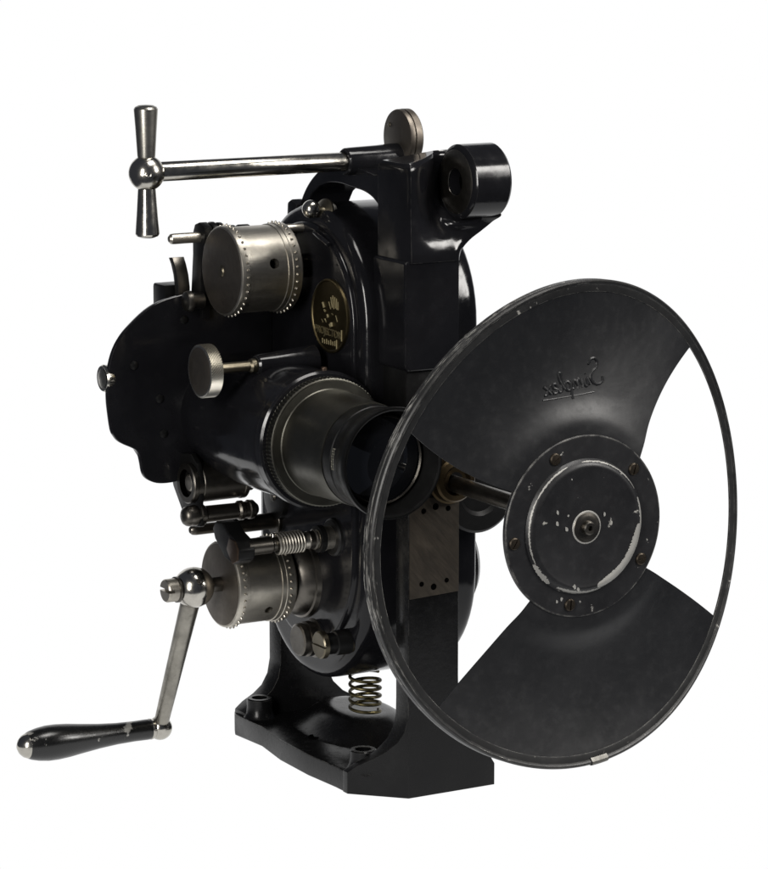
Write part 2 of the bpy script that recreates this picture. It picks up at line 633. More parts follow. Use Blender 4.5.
# ---- arched handle bracket over the top
top = ([(-78, 188), (-78, 266)] + [(-77, 271), (-75, 273), (-72, 273), (-64, 271), (-44, 266), (-22, 268), (-4, 270)] +
       [(24, 271), (46, 268), (66, 261), (84, 250), (98, 237), (108, 222), (112, 205), (96, 205)] +
       [(92, 222), (82, 236), (66, 245), (46, 250), (24, 251), (4, 249.5), (-20, 248), (-40, 243), (-56, 233), (-66, 219), (-70, 200), (-72, 188)])
top = top[:1] + smooth2(top[1:19]) + smooth2(top[19:])
br = obj('arched_bracket', prism(top, 'yz', -36.2, 12), M['enamel'], root, bevel=4.0, segs=4, angle=40)
secs = [
    (186, [(-39.4, -104), (-34, -111.5), (-22, -111.5), (-8, -111.5), (6, -111.5), (18, -111.5), (22.4, -106), (22.4, -52), (-39.4, -52)]),
    (196, [(-39.4, -104), (-34, -111.4), (-22, -111.4), (-8, -111.2), (6, -111), (18, -111), (25, -107), (25, -52), (-39.4, -52)]),
    (205, [(-39, -104), (-34, -111), (-22, -110.6), (-8, -109), (8, -108), (24, -108), (35, -106), (35, -58), (-39, -52)]),
    (214, [(-39, -104), (-34, -110.6), (-22, -109.2), (-8, -105), (8, -102), (25, -107), (47, -109), (48, -68), (-39, -52)]),
    (222, [(-39, -104), (-34, -110.4), (-22, -108.4), (-8, -102), (7, -97), (20, -108), (56, -113), (57, -80), (-39, -52)]),
    (230, [(-39, -104), (-34, -110), (-22, -107.6), (-8, -100.5), (6, -91), (17, -92), (60, -122), (60, -80), (-39, -52)]),
    (242, [(-39, -104), (-34, -110), (-22, -107), (-8, -98.5), (6, -86), (16.5, -74), (58, -90), (58, -72), (-39, -52)]),
    (270, [(-39, -104), (-34, -110), (-22, -107), (-8, -98.5), (6, -86), (16.5, -73), (57, -80), (57, -68), (-39, -52)]),
    (277, [(-38.4, -103), (-33.6, -108.6), (-22, -106), (-8, -97.5), (6, -85), (16.5, -72.4), (50, -74), (50, -66), (-38, -54)]),
    (281, [(-36, -100), (-32, -104), (-22, -102), (-8, -94), (7, -82), (17, -70), (48, -72), (48, -64), (-35, -58)]),
]
def cr(a, b, c, d_, t):
    return .5 * (2 * b + (c - a) * t + (2 * a - 5 * b + 4 * c - d_) * t * t + (-a + 3 * b - 3 * c + d_) * t ** 3)


fine = []
for k in range(len(secs) - 1):
    S_ = [secs[max(k - 1, 0)], secs[k], secs[k + 1], secs[min(k + 2, len(secs) - 1)]]
    for q in range(6):
        t = q / 6
        z = S_[1][0] + (S_[2][0] - S_[1][0]) * t
        pl = [tuple(cr(S_[0][1][m][c], S_[1][1][m][c], S_[2][1][m][c], S_[3][1][m][c], t) for c in (0, 1)) for m in range(9)]
        fine.append((z, pl))
fine.append(secs[-1])
bm = bmesh.new()
rws = []
for z, pl in fine:
    out = [pl[0]]
    for m in range(1, 6):
        a, b, c, d_ = pl[max(m - 1, 1)], pl[m], pl[m + 1], pl[min(m + 2, 6)]
        for q in range(5):
            out.append(tuple(cr(a[e], b[e], c[e], d_[e], q / 5) for e in (0, 1)))
    out += [pl[6], pl[7], pl[8]]
    rws.append([bm.verts.new(W((max(x, -36.7), y, z + (max(0, min(8, (x + 34) * .17)) * min(1, max(0, (z - 235) / 35)))))) for x, y in out])
for A, B in zip(rws, rws[1:]):
    for k in range(len(A)):
        bm.faces.new([A[k], A[(k + 1) % len(A)], B[(k + 1) % len(A)], B[k]])
bm.faces.new(rws[0][::-1])
bm.faces.new(rws[-1])
bmesh.ops.triangulate(bm, faces=[f for f in bm.faces if len(f.verts) > 4])
obj('bracket_neck', bm, M['enamel'], br, angle=38)
mb = obj('mounting_boss', lathe([(0, 13), (0, 31), (.8, 33.5), (3.5, 36), (40, 36), (42.5, 34), (43, 31), (43, 0), (12, 0), (12, 12.5), (1, 12.5), (0, 13)][0:12], (18, -106, 261.5), X_, 72), M['enamel'], br)
obj('boss_face', lathe([(0, 13.0), (-.6, 13.2), (-.6, 30), (0, 31)], (18, -106, 261.5), X_, 72), M['darksteel'], br)
obj('bore', lathe([(0, 12.6), (11.5, 12.6), (11.5, 0)], (18.2, -106, 261.5), X_, 40), M['hole'], br)
obj('lug', prism([(101, 206), (118, 206), (121, 212), (120, 224), (112, 228), (101, 224)], 'yz', -44, -30), M['enamel'], br, bevel=2)

# ---- locking rod with tee handle
ax0 = (0, -1, 275.3)
sleeve = obj('rod_sleeve', lathe([(-46, 9.6), (-46, 12), (-44.5, 13.2), (-41, 13.6), (-10, 14.5), (6, 15.5), (14, 15.5), (14, 0)], ax0, X_, 64), M['enamel'], root)
rod = obj('lock_rod', cyl(ax0, X_, -246, -38, 9.35, .6), M['nickel'], root)
TB = (-259, 0, 274.5)
obj('tee_ball', lathe(ball_prof(17.2, 28), TB, Z_, 64), M['nickel'], rod)
up_ = [(14, 8.2), (17, 8.6), (40, 10.0), (58, 11.3), (60.5, 11.4), (62.5, 10.2), (64, 7), (64.6, 0)]
obj('tee_grip', lathe(up_, TB, Z_, 56), M['brushed'], rod)
obj('tee_grip', lathe([(h * .955, r) for h, r in up_], TB, (0, 0, -1), 56), M['nickel'], rod)
obj('pin', lathe([(15.4, 0), (16.2, 3.8), (17.3, 3.6), (17.6, 2.6), (17.2, 1.8), (17.6, 0)], TB, (-0.33, -0.93, 0.02), 32), M['nickel'], rod)
obj('rod_flange', lathe([(0, 0), (0, 26), (.6, 27.6), (2, 28.2), (5, 28.2), (5.4, 27.2), (6.2, 27.2), (6.6, 28.4), (13, 28.4), (14.5, 27), (14.5, 0)], (14, -1.4, 296), X_, 80), M['face'], root)
obj('rivet', lathe([(0, 0), (0, 2.4), (.8, 1.4), (1, 0)], (14, 14, 308), NX, 20), M['blackbrass'], root)

# ---- oil cap on top of the case
d = Vector((-0.86, -0.12, 0.25)).normalized()
cap = obj('oil_cap', lathe([(-8, 13), (-4, 13.6), (-2, 15), (0, 15), (.8, 13.6), (1.6, 11), (3, 7), (6, 5.4), (9, 5.4)], (-48, 38, 221), d, 48), M['blackbrass'], root)
obj('cap_ball', lathe(ball_prof(9.2, 22), Vector((-48, 38, 222)) + d * 15, d, 48), M['nickel'], cap)
obj('hinge_pin', cyl((-66, 22, 205), (0, -.94, -.32), 0, 30, 2.6, .8, 20), M['enamel'], cap)


# ---- sprockets
def sprocket(axis, xl, xr, r, hole, name):
    L = xr - xl
    o = (xl, axis[0], axis[1])
    prof = [(0, 0), (0, r - 2.2), (.9, r - .6), (2, r), (9.5, r), (10, r - .9), (12.5, r - .9), (13, r - 1.6),
            (L - 17, r - 1.6), (L - 16.6, r - .7), (L - 12, r - .7), (L - 11.6, r), (L - 2, r), (L, r - 2), (L, 0)]
    s = obj(name, lathe(prof, o, X_, 112), M['sprocket'], root)
    obj('end_face', lathe([(-.15, 0), (-.35, 4.5), (-.35, r - 3.2), (.05, r - 2.1)], o, X_, 96), M['face'], s)
    for h in (6.8, L - 7.5):
        bm = bmesh.new()
        N = 38
        for k in range(N):
            t = 2 * PI * (k + .3) / N
            dr = Vector((0, math.cos(t), math.sin(t)))
            c = Vector(o) + Vector((h, 0, 0)) + dr * (r - .4)
            lathe([(0, 1.5), (1.2, 1.35), (2.3, .8), (2.6, 0)], c, dr, 10, bm)
        obj('sprocket_teeth', bm, M['sprocket'], s)
    return s, o, L


def place_hole(s, o, L, r, ang, h, rad):
    dr = Vector((0, math.cos(ang), math.sin(ang)))
    c = Vector(o) + Vector((h, 0, 0)) + dr * (r - 14)
    cut(s, [cyl(c, dr, 0, 20, rad, .1, 32)])
    obj('set_screw_hole', lathe([(0, 0), (0, rad - .1)], Vector(o) + Vector((h, 0, 0)) + dr * (r - 10), dr, 24), M['hole'], s)  # black disc inside the cut hole, its shade is painted


su, ou, Lu = sprocket((69.5, 166.2), -145, -76, 44.5, None, 'upper_sprocket')
sl, ol, Ll = sprocket((66, -149.5), -152, -86, 43.5, None, 'lower_sprocket')
HA = math.radians(180 - 13)
place_hole(su, ou, Lu, 43, HA, 37, 5.2)
place_hole(sl, ol, Ll, 42, math.radians(180 + 34), 37, 4.4)
obj('centre_boss', lathe([(0, 6), (-1.4, 5), (-1.6, 0)], (-145.3, 69.5, 166), X_, 28), M['blackbrass'], su)
obj('sprocket_shaft', cyl((-80, 69.5, 166.2), X_, 0, 30, 12, 1), M['darksteel'], su)
obj('stripper_roller', cyl((-118, 118, 196), X_, 0, 13, 9, 1.5, 32), M['dull'], su)
obj('stripper_roller', cyl((-102, 118, 196), X_, 0, 13, 9, 1.5, 32), M['dull'], su)
obj('stripper_rod', cyl((-120, 118, 196), X_, 0, 68, 4, .6, 20), M['darksteel'], su)
obj('stripper_pin', cyl((-74, 60, 205), X_, -4, 16, 4.6, 1.2, 24), M['sprocket'], su)

fl = obj('sprocket_flange', lathe([(-32, 0), (-32, 26), (-30, 27), (-20, 27), (-18, 34), (-12, 39), (-3, 41.5), (-2, 43.5), (3, 45), (6, 46), (10, 46), (10, 0)], (-62, 66, -149.5), X_, 80), M['darksteel'], root)
obj('flange_ring', lathe([(4, 45.6), (3, 47.5), (5.5, 49), (9, 49)], (-62, 66, -149.5), X_, 80), M['brown'], fl)
obj('flange_screw', lathe([(0, 0), (-1.2, 2), (-1, 3), (0, 3.4)], (-73, 31, -143), X_, 20), M['nickel'], fl)

# ---- hand crank
CB = (-182, 64, -148.5)
arm_end = (-182, 145.4, -312.8)
crank = obj('crank_arm', lathe([(14, 9.2), (19, 9.9), (22, 9.8), (70, 9.0), (130, 8.2), (172, 7.6), (178, 7.5)], CB, Vector(arm_end) - Vector(CB), 48), M['arm'], root)
obj('crank_hub', lathe(ball_prof(20.5, 28), CB, X_, 64), M['nickel'], crank)
stub = obj('hub_stub', lathe([(-19, 11.8), (-31, 11.6), (-32.4, 10.6), (-32.6, 0)], CB, X_, 40), M['sprocket'], crank)
cut(stub, [box(-218, -208.5, 50, 80, -147.6 - 1.6, -147.6 + 1.6)])
obj('hub_collar', lathe([(-18, 13), (-20.5, 13), (-21, 11)], CB, X_, 40), M['darksteel'], crank)
obj('crank_shaft', cyl(CB, X_, 16, 34, 7.5, .5, 32), M['darksteel'], crank)
obj('crank_pin', lathe([(20.0, 0), (20.3, 2.6), (20.9, 2.4), (21.0, 0)], CB, (-0.15, -0.85, 0.5), 20), M['darksteel'], crank)
obj('arm_ball', lathe(ball_prof(12.6, 22), arm_end, X_, 48), M['nickel'], crank)
hp = [(9, 0), (9, 9.6), (11, 10.4), (16, 10.6), (30, 10.4), (50, 11.0), (70, 12.6), (90, 15.0), (105, 17.0), (118, 18.0), (128, 17.9), (138, 16.6), (146, 14.6), (150, 12.8), (150, 0)]
hd = Vector((-335, 142, -310)) - Vector(arm_end)
grip = obj('crank_grip', lathe(hp, arm_end, hd, 56), M['grip'], crank)
obj('grip_cap', lathe([(148.5, 12.9), (150.5, 12.6), (154, 11.2), (157.5, 8), (160, 3.5), (160.6, 0)], arm_end, hd, 40), M['nickel'], crank)
obj('grip_ferrule', lathe([(7, 9.5), (9.5, 10.6), (11.5, 10.9), (12.5, 10.4)], arm_end, hd, 40), M['nickel'], crank)

# ---- lens
LX, LZ = -105, 13.4
LO = (LX, 0, LZ)
barrel = obj('lens_barrel', lathe([(-124, 0), (-124, 60), (-105, 63), (-80, 65), (-50, 66), (10, 66), (40, 66), (56, 66), (59, 64.5), (60, 62), (60, 0)], LO, NY, 96), M['enamel'], root)
obj('barrel_collar', lathe([(52, 66), (53, 68), (62, 68), (64, 66), (64, 60)], LO, NY, 96), M['enamel'], barrel)
ring = obj('focus_ring', knurl(LO, NY, 64, 75, 62.6, 200, 2, .5, None, False), M['sleeve'], barrel, smooth=False)
slv = obj('lens_sleeve', lathe([(74, 58), (75, 60.8), (76.2, 60.6), (76.4, 53.0), (77.4, 52.2), (100, 51.6), (130, 50.6), (148, 50.2), (150, 49.6), (150, 46)], LO, NY, 96), M['sleeve'], barrel)
hood = obj('lens_hood', lathe([(149, 44), (149, 48.5), (152, 49.2), (166, 49.5), (167, 48.8), (178, 49.0), (180, 50.2), (192, 52.8), (198, 53.4), (199.5, 52.8), (199.8, 51), (199, 49.6), (192, 48.6), (176, 45.5), (172, 43.5), (172, 40)], LO, NY, 96), M['dull'], barrel)
obj('hood_ring', lathe([(193, 48.8), (196, 49.6), (198.6, 49.5), (199, 50.2)], LO, NY, 96), M['enamel'], barrel)
obj('lens_glass', lathe([(176, 42.8), (178, 36), (180.5, 26), (182, 14), (182.6, 0)], LO, NY, 72), M['glass'], barrel)
obj('lens_cell', lathe([(172, 42), (178.5, 43.2), (180, 41.6), (178, 40.6)], LO, NY, 72), M['darksteel'], barrel)
# engraved marks round the hood
bm = bmesh.new()
for k in range(9):
    t = math.radians(164 + k * 2.8)
    dr = Vector((math.cos(t), 0, math.sin(t)))
    for hh in ((168.6, 1.6), (171.4, 0.9)) if k % 2 else ((169, 1.2), (171.8, 1.6)):
        c = Vector(LO) + Vector((0, -hh[0], 0)) + dr * 48.75
        tt = Vector((-math.sin(t), 0, math.cos(t)))
        tube([c - tt * hh[1] * .55, c + tt * hh[1] * .55], .42, 5, bm)
obj('engraving', bm, M['ivory'], barrel)
obj('barrel_screw', lathe([(0, 3.2), (2.4, 3.0), (3, 2.2), (3, 0)], (-96, -50, 80), Z_, 24), M['brown'], barrel)

# ---- heat shield behind the lens
sh = [(-245, 52.6), (-242.8, 72), (-237.4, 88), (-229.4, 100.5), (-219, 111), (-202.5, 124), (-186, 132), (-163.5, 137), (-141, 138.5), (-60, 138.5),
      (-60, -40), (-150, -46), (-160, -50), (-172, -52.6), (-183, -53), (-192, -52), (-199.5, -49.1), (-205, -45), (-208, -39), (-209.6, -30), (-211.5, -22), (-214.5, -16.5), (-220, -13), (-227, -9.7), (-234, -5.5), (-238.5, 0), (-241.7, 6.8), (-244.3, 25), (-245.4, 38)]
sh = [tuple(.5 * (2 * b + (c - a) * t + (2 * a - 5 * b + 4 * c - d_) * t * t + (-a + 3 * b - 3 * c + d_) * t ** 3) for a, b, c, d_ in zip(sh[k - 1], sh[k], sh[(k + 1) % len(sh)], sh[(k + 2) % len(sh)]))
      for k in range(len(sh)) for t in ((0, .33, .66) if k < 8 or k > 11 else (0,))]
shield = obj('heat_shield', prism(sh, 'xz', 124, 130), M['enamel'], root, bevel=1.6, segs=3)
for x_, z_ in ((-188, 34), (-184, -2), (-216, 70), (-160, 112)):
    obj('shield_screw', lathe([(0, 4.4), (1.2, 4.0), (2, 2.4), (2.2, 0)], (x_, 124, z_), NY, 24), M['dull'], shield)
obj('shield_web', prism([(-150, 128), (-175, 124), (-215, 80), (-225, 40), (-215, 0), (-190, -40), (-150, -44)], 'xz', 128, 164), M['dull'], shield, bevel=6, segs=3)
ts = obj('thumb_screw', lathe([(-17, 0), (-16.4, 6), (-15.6, 10.5), (-15.8, 12.6), (-14, 13.8), (-9, 13.2), (-6, 12), (0, 9), (16, 8.5)], (-229.5, 136, 57.5), X_, 48), M['nickel'], shield)
obj('screw_dimple', lathe([(-17.2, 0), (-17.25, 5), (-16.0, 9.8)], (-229.5, 136, 57.5), X_, 40), M['brushed'], shield)
# ---- focusing knob
KA = (-22, 15, 78.7)
kn = obj('focus_knob', knurl((-18.5, 14, 78), X_, -180, -166, 25.6, 120, 9, .6), M['brushed'], root, smooth=False)
obj('knob_face', lathe([(-180.1, 0), (-180.3, 10), (-180.3, 22.6), (-179.4, 24.2), (-178.8, 24.8)], (-18.5, 14, 78), X_, 72), M['face'], kn)
obj('knob_stem', lathe([(-167, 13), (-165, 12), (-163, 8.5), (-158, 8), (-156, 5.2), (-122, 5.0), (-120, 7), (-114, 7)], KA, X_, 40), M['blackbrass'], kn)
obj('knob_socket', lathe([(-114, 0), (-115, 9), (-113, 10.6), (-100, 11.5), (-80, 13.5), (-50, 16)], KA, X_, 40), M['enamel'], kn)

# ---- maker's badge on the case
bo = (-59.5, 1, 124)
badge = obj('badge', lathe([(-1, 37), (1.6, 37), (2.8, 36.4), (3.0, 35.2), (2.4, 34.2), (1.8, 33.8), (1.8, 0)], bo, NX, 80), M['badge'], root)
bx = -61.5
bm = bmesh.new()


def bp(u, w):          # u to the right as seen from outside (towards -Y), w up
    return (bx, bo[1] - u, bo[2] + w)


# relief figure: two arms, a flare of rays and a small torch
for a, b_, r in (((-13, 12), (-10, 7), 1.3), ((-10, 5), (-8, 3), 1.0), ((-4, 1), (-2, -2), 1.3), ((4, -6), (5, -10), 1.7), ((-9, -4), (-6, -7), .7), ((0, -8), (2, -11), .7),
                 ((3, 19), (6, 9), .55), ((7, 21), (9, 8), .6), ((11, 20), (12.5, 9), .55), ((14.5, 19), (15.5, 8), .6), ((17.5, 16), (18, 8), .5), ((-1, 14), (3, 7), .5), ((5, 3), (8, 2), .6), ((-16, -5), (-12, -8), .5), ((13, 2), (16, -4), .5)):
    tube([bp(*a), bp(*b_)], r, 8, bm)
obj('badge_relief', bm, M['badgehi'], badge)


def text_mesh(s, size, ext, mat_world, name, mat, parent, shear=0.0, spacing=1.0, bevel=0.0):
    cu = bpy.data.curves.new(name, 'FONT')
    cu.body = s
    cu.size = size
    cu.extrude = ext
    cu.shear = shear
    cu.align_x = 'CENTER'
    cu.align_y = 'CENTER'
    cu.space_character = spacing
    cu.bevel_depth = bevel
    cu.resolution_u = 6
    t = bpy.data.objects.new(name, cu)
    col.objects.link(t)
    bpy.context.view_layer.update()
    dg = bpy.context.evaluated_depsgraph_get()
    me = bpy.data.meshes.new_from_object(t.evaluated_get(dg))
    bpy.data.objects.remove(t)
    b = bmesh.new()
    b.from_mesh(me)
    bpy.data.meshes.remove(me)
    for v_ in b.verts:
        v_.co = mat_world @ v_.co
    return obj(name, b, mat, parent, smooth=False)


# local x -> -Y (rightwards seen from outside), local y -> +Z, local z -> -X
def badge_mat(u, w, tilt=0):
    rx = Matrix(((0, 0, -1, 0), (-1, 0, 0, 0), (0, 1, 0, 0), (0, 0, 0, 1)))
    return Matrix.Translation(W(bp(u, w))) @ rx @ Matrix.Rotation(math.radians(tilt), 4, 'Z')


text_mesh('PROJECTOR', 0.0105, 0.0006, badge_mat(-3, -16.5, -2), 'badge_lettering', M['badgehi'], badge, spacing=.9)
bm = bmesh.new()
tube([bp(25, -11), bp(25, -22)], .9, 6, bm)
for i in range(7):
    tube([bp(-14 + i * 4.2, -23.5 - (i % 2)), bp(-13.5 + i * 4.2, -28.5)], .6, 6, bm)
tube([bp(15, -22), bp(15, -31)], .9, 6, bm)
obj('badge_relief', bm, M['badgehi'], badge)

# ---- studs low on the case
st = obj('cover_stud', lathe([(-24, 0), (-24, 14.5), (-22.5, 16.5), (-18, 17), (-17.4, 15.6), (-15, 15.6), (-14.4, 18), (-9, 18), (-8.4, 16.6), (-6, 16.6), (-5, 20), (6, 20)], (-55, 39, -210), X_, 56), M['darksteel'], root)
s2 = obj('slotted_stud', lathe([(-31, 0), (-31, 12.6), (-29.8, 13.8), (-25, 14), (-24, 12), (-23, 9.6), (-10, 9.8), (-8, 12), (6, 12)], (-57, -22, -201), X_, 56), M['blackbrass'], root)
cut(s2, [box(-90, -86.4, -45, 0, -202.1, -199.9)])
obj('stud_sleeve', lathe([(-24, 9.6), (-23.5, 10.6), (-14, 10.8), (-13, 12.5), (2, 12.8)], (-57, -22, -201), X_, 48), M['dull'], s2)

# ---- spring under the case
bm = bmesh.new()
hp_ = []
for i in range(5 * 24 + 1):
    t = 2 * PI * i / 24
    z = -252 - 40 * (i / (5 * 24))
    hp_.append((-5 + 15.6 * math.cos(t), 30 + 15.6 * math.sin(t), z))
obj('coil_spring', tube(hp_, 1.75, 10, bm), M['brassspring'], root)

# ---- shutter shaft
sa = (10.5, 0, -31)
shaft = obj('shutter_shaft', cyl(sa, NY, 100, 340, 8.2, .5, 40), M['darksteel'], root)
obj('shaft_bearing', lathe([(104, 26), (112, 25), (113, 23), (121, 22), (123, 20), (124, 15), (121, 12), (121, 8)], (10.7, 0, -27), NY, 56), M['oldbrass'], shaft)
obj('shaft_collar', lathe([(300, 8), (300, 12.5), (301.5, 13.5), (326, 13.5), (330, 18), (343, 22)], sa, NY, 48), M['dull'], shaft)

# ---- two-bladed shutter wheel
HC = Vector((10.2, -345, -31.5))
RC = Vector((6.918, -332.0, -31.38))
nv = Vector((0.151, -0.9883, 0.023)).normalized()
e1 = (Vector((0, 0, 1)) - nv * nv.z).normalized()
e2 = nv.cross(e1)
RO = 225.45


def warp(t):
    return 14.745 * math.cos(2 * t) + 6.277 * math.sin(2 * t)


def rimpt(t, r, off=0.0):
    k = r / RO
    return RC + e1 * (r * math.cos(t)) + e2 * (r * math.sin(t)) + nv * (warp(t) * k * k + off)


HR = 84.5


def hubpt(t, r, off=0.0):
    return Vector((HC.x - r * math.sin(t), HC.y - off, HC.z + r * math.cos(t)))


hubo = obj('shutter_hub', lathe([(-4, 0), (-4, HR - 1), (-3, HR), (0.6, HR), (1.4, HR - .8), (1.6, 63), (1.6, 0)], HC, NY, 128), M['hubpaint'], root)
shutter = hubo
# raised pressed disc in the middle
obj('hub_disc', lathe([(1.0, 63.5), (2.0, 62.8), (4.6, 61.0), (6.6, 58.4), (7.2, 56.4), (7.0, 55.0), (6.4, 52), (6.0, 30), (6.0, 0)], HC, NY, 128), M['hubpaint'], hubo)
# bared metal where the paint has gone from the edge of the disc
bm = bmesh.new()


def worn_arc(a0, a1, r0, r1, h0, h1, n, jag):
    prev = None
    for k in range(n + 1):
        t = math.radians(a0 + (a1 - a0) * k / n)
        env = math.sin(PI * k / n) ** .45
        ra = r0 + (r1 - r0) * (.5 - .5 * env) + random.uniform(-jag, jag) * env
        rb = r1 - (r1 - r0) * (.5 - .5 * env) * .4 + random.uniform(-jag, jag) * .5
        if rb < ra + .2:
            rb = ra + .2

        def hh(r):
            # follow the disc profile
            pf = [(52, 6.4), (55, 7.0), (56.4, 7.2), (58.4, 6.6), (61, 4.6), (62.8, 2.0), (63.5, 1.6), (70, 1.6)]
            for (a, x), (b, y) in zip(pf, pf[1:]):
                if a <= r <= b:
                    return x + (y - x) * (r - a) / (b - a)
            return 1.6
        rm = (ra + rb) / 2
        row = [bm.verts.new(W(hubpt(t, r, hh(r) + .22))) for r in [ra + (rb - ra) * q / 7 for q in range(8)]]
        if prev:
            for q in range(7):
                bm.faces.new([prev[q], prev[q + 1], row[q + 1], row[q]])
        prev = row


worn_arc(192, 268, 51.5, 61.0, 0, 0, 110, .5)
worn_arc(262, 292, 58.0, 61.5, 0, 0, 40, .7)
worn_arc(150, 196, 59.2, 62.0, 0, 0, 60, .8)
worn_arc(60, 118, 60.5, 61.6, 0, 0, 60, .4)
worn_arc(20, 60, 60.2, 61.4, 0, 0, 40, .3)
worn_arc(-60, 5, 60.2, 61.5, 0, 0, 70, .45)
worn_arc(118, 142, 60.0, 63.5, 0, 0, 30, .9)
obj('bared_edge', bm, M['chip'], hubo)
bm = bmesh.new()
for (t, r, s) in ((78, 33, 2.6), (62, 36, 2.1), (88, 22, 2.5), (-62, 22, 2.0), (171, 57.5, 2.2), (166, 55, 2.6), (58, 24, 1.5), (160, 69, 2.2), (157, 73, 1.8), (20, 49, .9)):
    t = math.radians(t)
    c = hubpt(t, r, (6.6 if r < 55 else 7.3 if r < 60 else 1.9))
    c = Vector(c)
    bm = bmesh.new()
    k = random.randint(6, 8)
    vs = []
    for i in range(k):
        a = 2 * PI * i / k
        q = s * random.uniform(.55, 1.15)
        vs.append(bm.verts.new(W(c + Vector((q * math.cos(a) * .8, 0, q * math.sin(a) * 1.15)))))
    bm.faces.new(vs)
    obj('paint_chip', bm, M['chip'], hubo, smooth=False)
nut = obj('hub_nut', lathe([(6, 14.5), (6.8, 13.8), (7.4, 11.5), (7.8, 10), (7.8, 6.5), (11.5, 6.2), (12.5, 5), (12.3, 2.4), (9, 2.2), (9, 0)], HC, NY, 48), M['darksteel'], hubo)
obj('hub_washer', lathe([(6.0, 15.5), (6.5, 15), (6.6, 12)], HC, NY, 48), M['chip'], hubo)


def blade(ah0, ah1, ar0, ar1, bulge0, bulge1):
    nt_, ns = 64, 34
    front, back = [], []
    for i in range(nt_ + 1):
        f = i / nt_
        th = math.radians(ah0 + (ah1 - ah0) * f)
        tr = math.radians(ar0 + (ar1 - ar0) * f)
        rf, rb = [], []
        for j in range(ns + 1):
            s = j / ns
            # hub side stays in the plane of the hub for a short way, then leans back
            r = HR - 9 + (216 - HR + 9) * s
            e = s * s * (3 - 2 * s) * .35 + s * .65
            bl = (bulge0 * (1 - f) ** 2 + bulge1 * f ** 2) * math.sin(PI * s ** .65)
            t = th + (tr - th) * e + math.radians(bl)
            a = hubpt(t, r, 0)
            b = rimpt(t, r, 0)
            m = max(0, min(1, (s - .06) / .94))
            m = m * (1.25 - .25 * m)
            p = a.lerp(b, m)
            p.y += 6.0 * math.sin(PI * s) * (1 - .6 * abs(2 * f - 1)) - 3.5 * math.exp(-((s - .16) / .09) ** 2) * (1 - .5 * abs(2 * f - 1))
            rf.append(p)
            rb.append(p + Vector((0, 1.3, 0)))
        front.append(rf)
        back.append(rb)
    bm = bmesh.new()
    F = [[bm.verts.new(W(p)) for p in r] for r in front]
    B = [[bm.verts.new(W(p)) for p in r] for r in back]
    for i in range(nt_):
        for j in range(ns):
            bm.faces.new([F[i][j], F[i + 1][j], F[i + 1][j + 1], F[i][j + 1]])
            bm.faces.new([B[i][j], B[i][j + 1], B[i + 1][j + 1], B[i + 1][j]])
        bm.faces.new([F[i][0], B[i][0], B[i + 1][0], F[i + 1][0]])
        bm.faces.new([F[i][ns], F[i + 1][ns], B[i + 1][ns], B[i][ns]])
    for j in range(ns):
        bm.faces.new([F[0][j], F[0][j + 1], B[0][j + 1], B[0][j]])
        bm.faces.new([F[nt_][j], B[nt_][j], B[nt_][j + 1], F[nt_][j + 1]])
    return obj('shutter_blade', bm, M['shutter'], hubo), front


b1, F1 = blade(61, -51, 60.5, -46.5, 3.0, 7.0)
b2, F2 = blade(138.8, 235.6, 133.5, 238, 0, 1.5)

# rim: flat inner flange, outer bead and a lip folded back
prof = [(214.0, -1.0), (214.0, .5), (215.4, .8), (220.6, .8), (221.6, 1.7), (222.8, 2.3), (224, 2.2), (225.1, 1.2), (225.45, 0), (225.4, -3.0), (224.7, -3.6), (225.4, -4.2), (225.4, -8.6), (224.8, -9.4), (223.6, -8.8), (223.2, -3), (221, -1.4)]
NT = 260
bm = bmesh.new()
rows = []
for k in range(NT):
    t = 2 * PI * k / NT
    rows.append([bm.verts.new(W(rimpt(t, r, o))) for r, o in prof])
for k in range(NT):
    A, B = rows[k], rows[(k + 1) % NT]
    for i in range(len(prof)):
        j = (i + 1) % len(prof)
        bm.faces.new([A[i], A[j], B[j], B[i]])
uvl = bm.loops.layers.uv.new('UVMap')
bm.verts.index_update()
L_ = len(prof)
for f_ in bm.faces:
    idx = [v_.index for v_ in f_.verts]
    wrap = max(i_ // L_ for i_ in idx) - min(i_ // L_ for i_ in idx) > 1
    for lp in f_.loops:
        k_, i_ = divmod(lp.vert.index, L_)
        if wrap and k_ == 0:
            k_ = NT
        lp[uvl].uv = (k_ / NT, i_ / L_)
rim = obj('shutter_rim', bm, M['rim'], hubo)
# repaired joint at the bottom of the rim
bm = bmesh.new()
rows = []
for k in range(7):
    t = math.radians(-175.5 - 5.0 * (k / 6 - .5))
    rows.append([bm.verts.new(W(rimpt(t, r, o))) for r, o in ((219, 1.3), (222.4, 3.2), (224.6, 3.0), (226.2, 1.2), (226.3, -9.8))])
for A, B in zip(rows, rows[1:]):
    for i in range(4):
        bm.faces.new([A[i], A[i + 1], B[i + 1], B[i]])
obj('rim_joint', bm, M['steelrub'], hubo)

# screws in the hub
for px, pz, rot in ((-21.6, 33.6, .4), (64.2, 16.6, 1.3), (-64.7, -39.7, 1.0), (73.5, -68.8, .2), (-4.3, -103.2, 1.5)):
    bm = lathe([(1.4, 5.8), (2.6, 5.6), (3.4, 4.6), (3.7, 0)], (px, HC.y, pz), NY, 28)
    sc_o = obj('hub_screw', bm, M['screw'], hubo)
    cut(sc_o, [prism([(px + math.cos(rot) * a - math.sin(rot) * b, pz + math.sin(rot) * a + math.cos(rot) * b) for a, b in ((-8, -.7), (8, -.7), (8, .7), (-8, .7))], 'xz', HC.y - 6, HC.y - 2.7)])

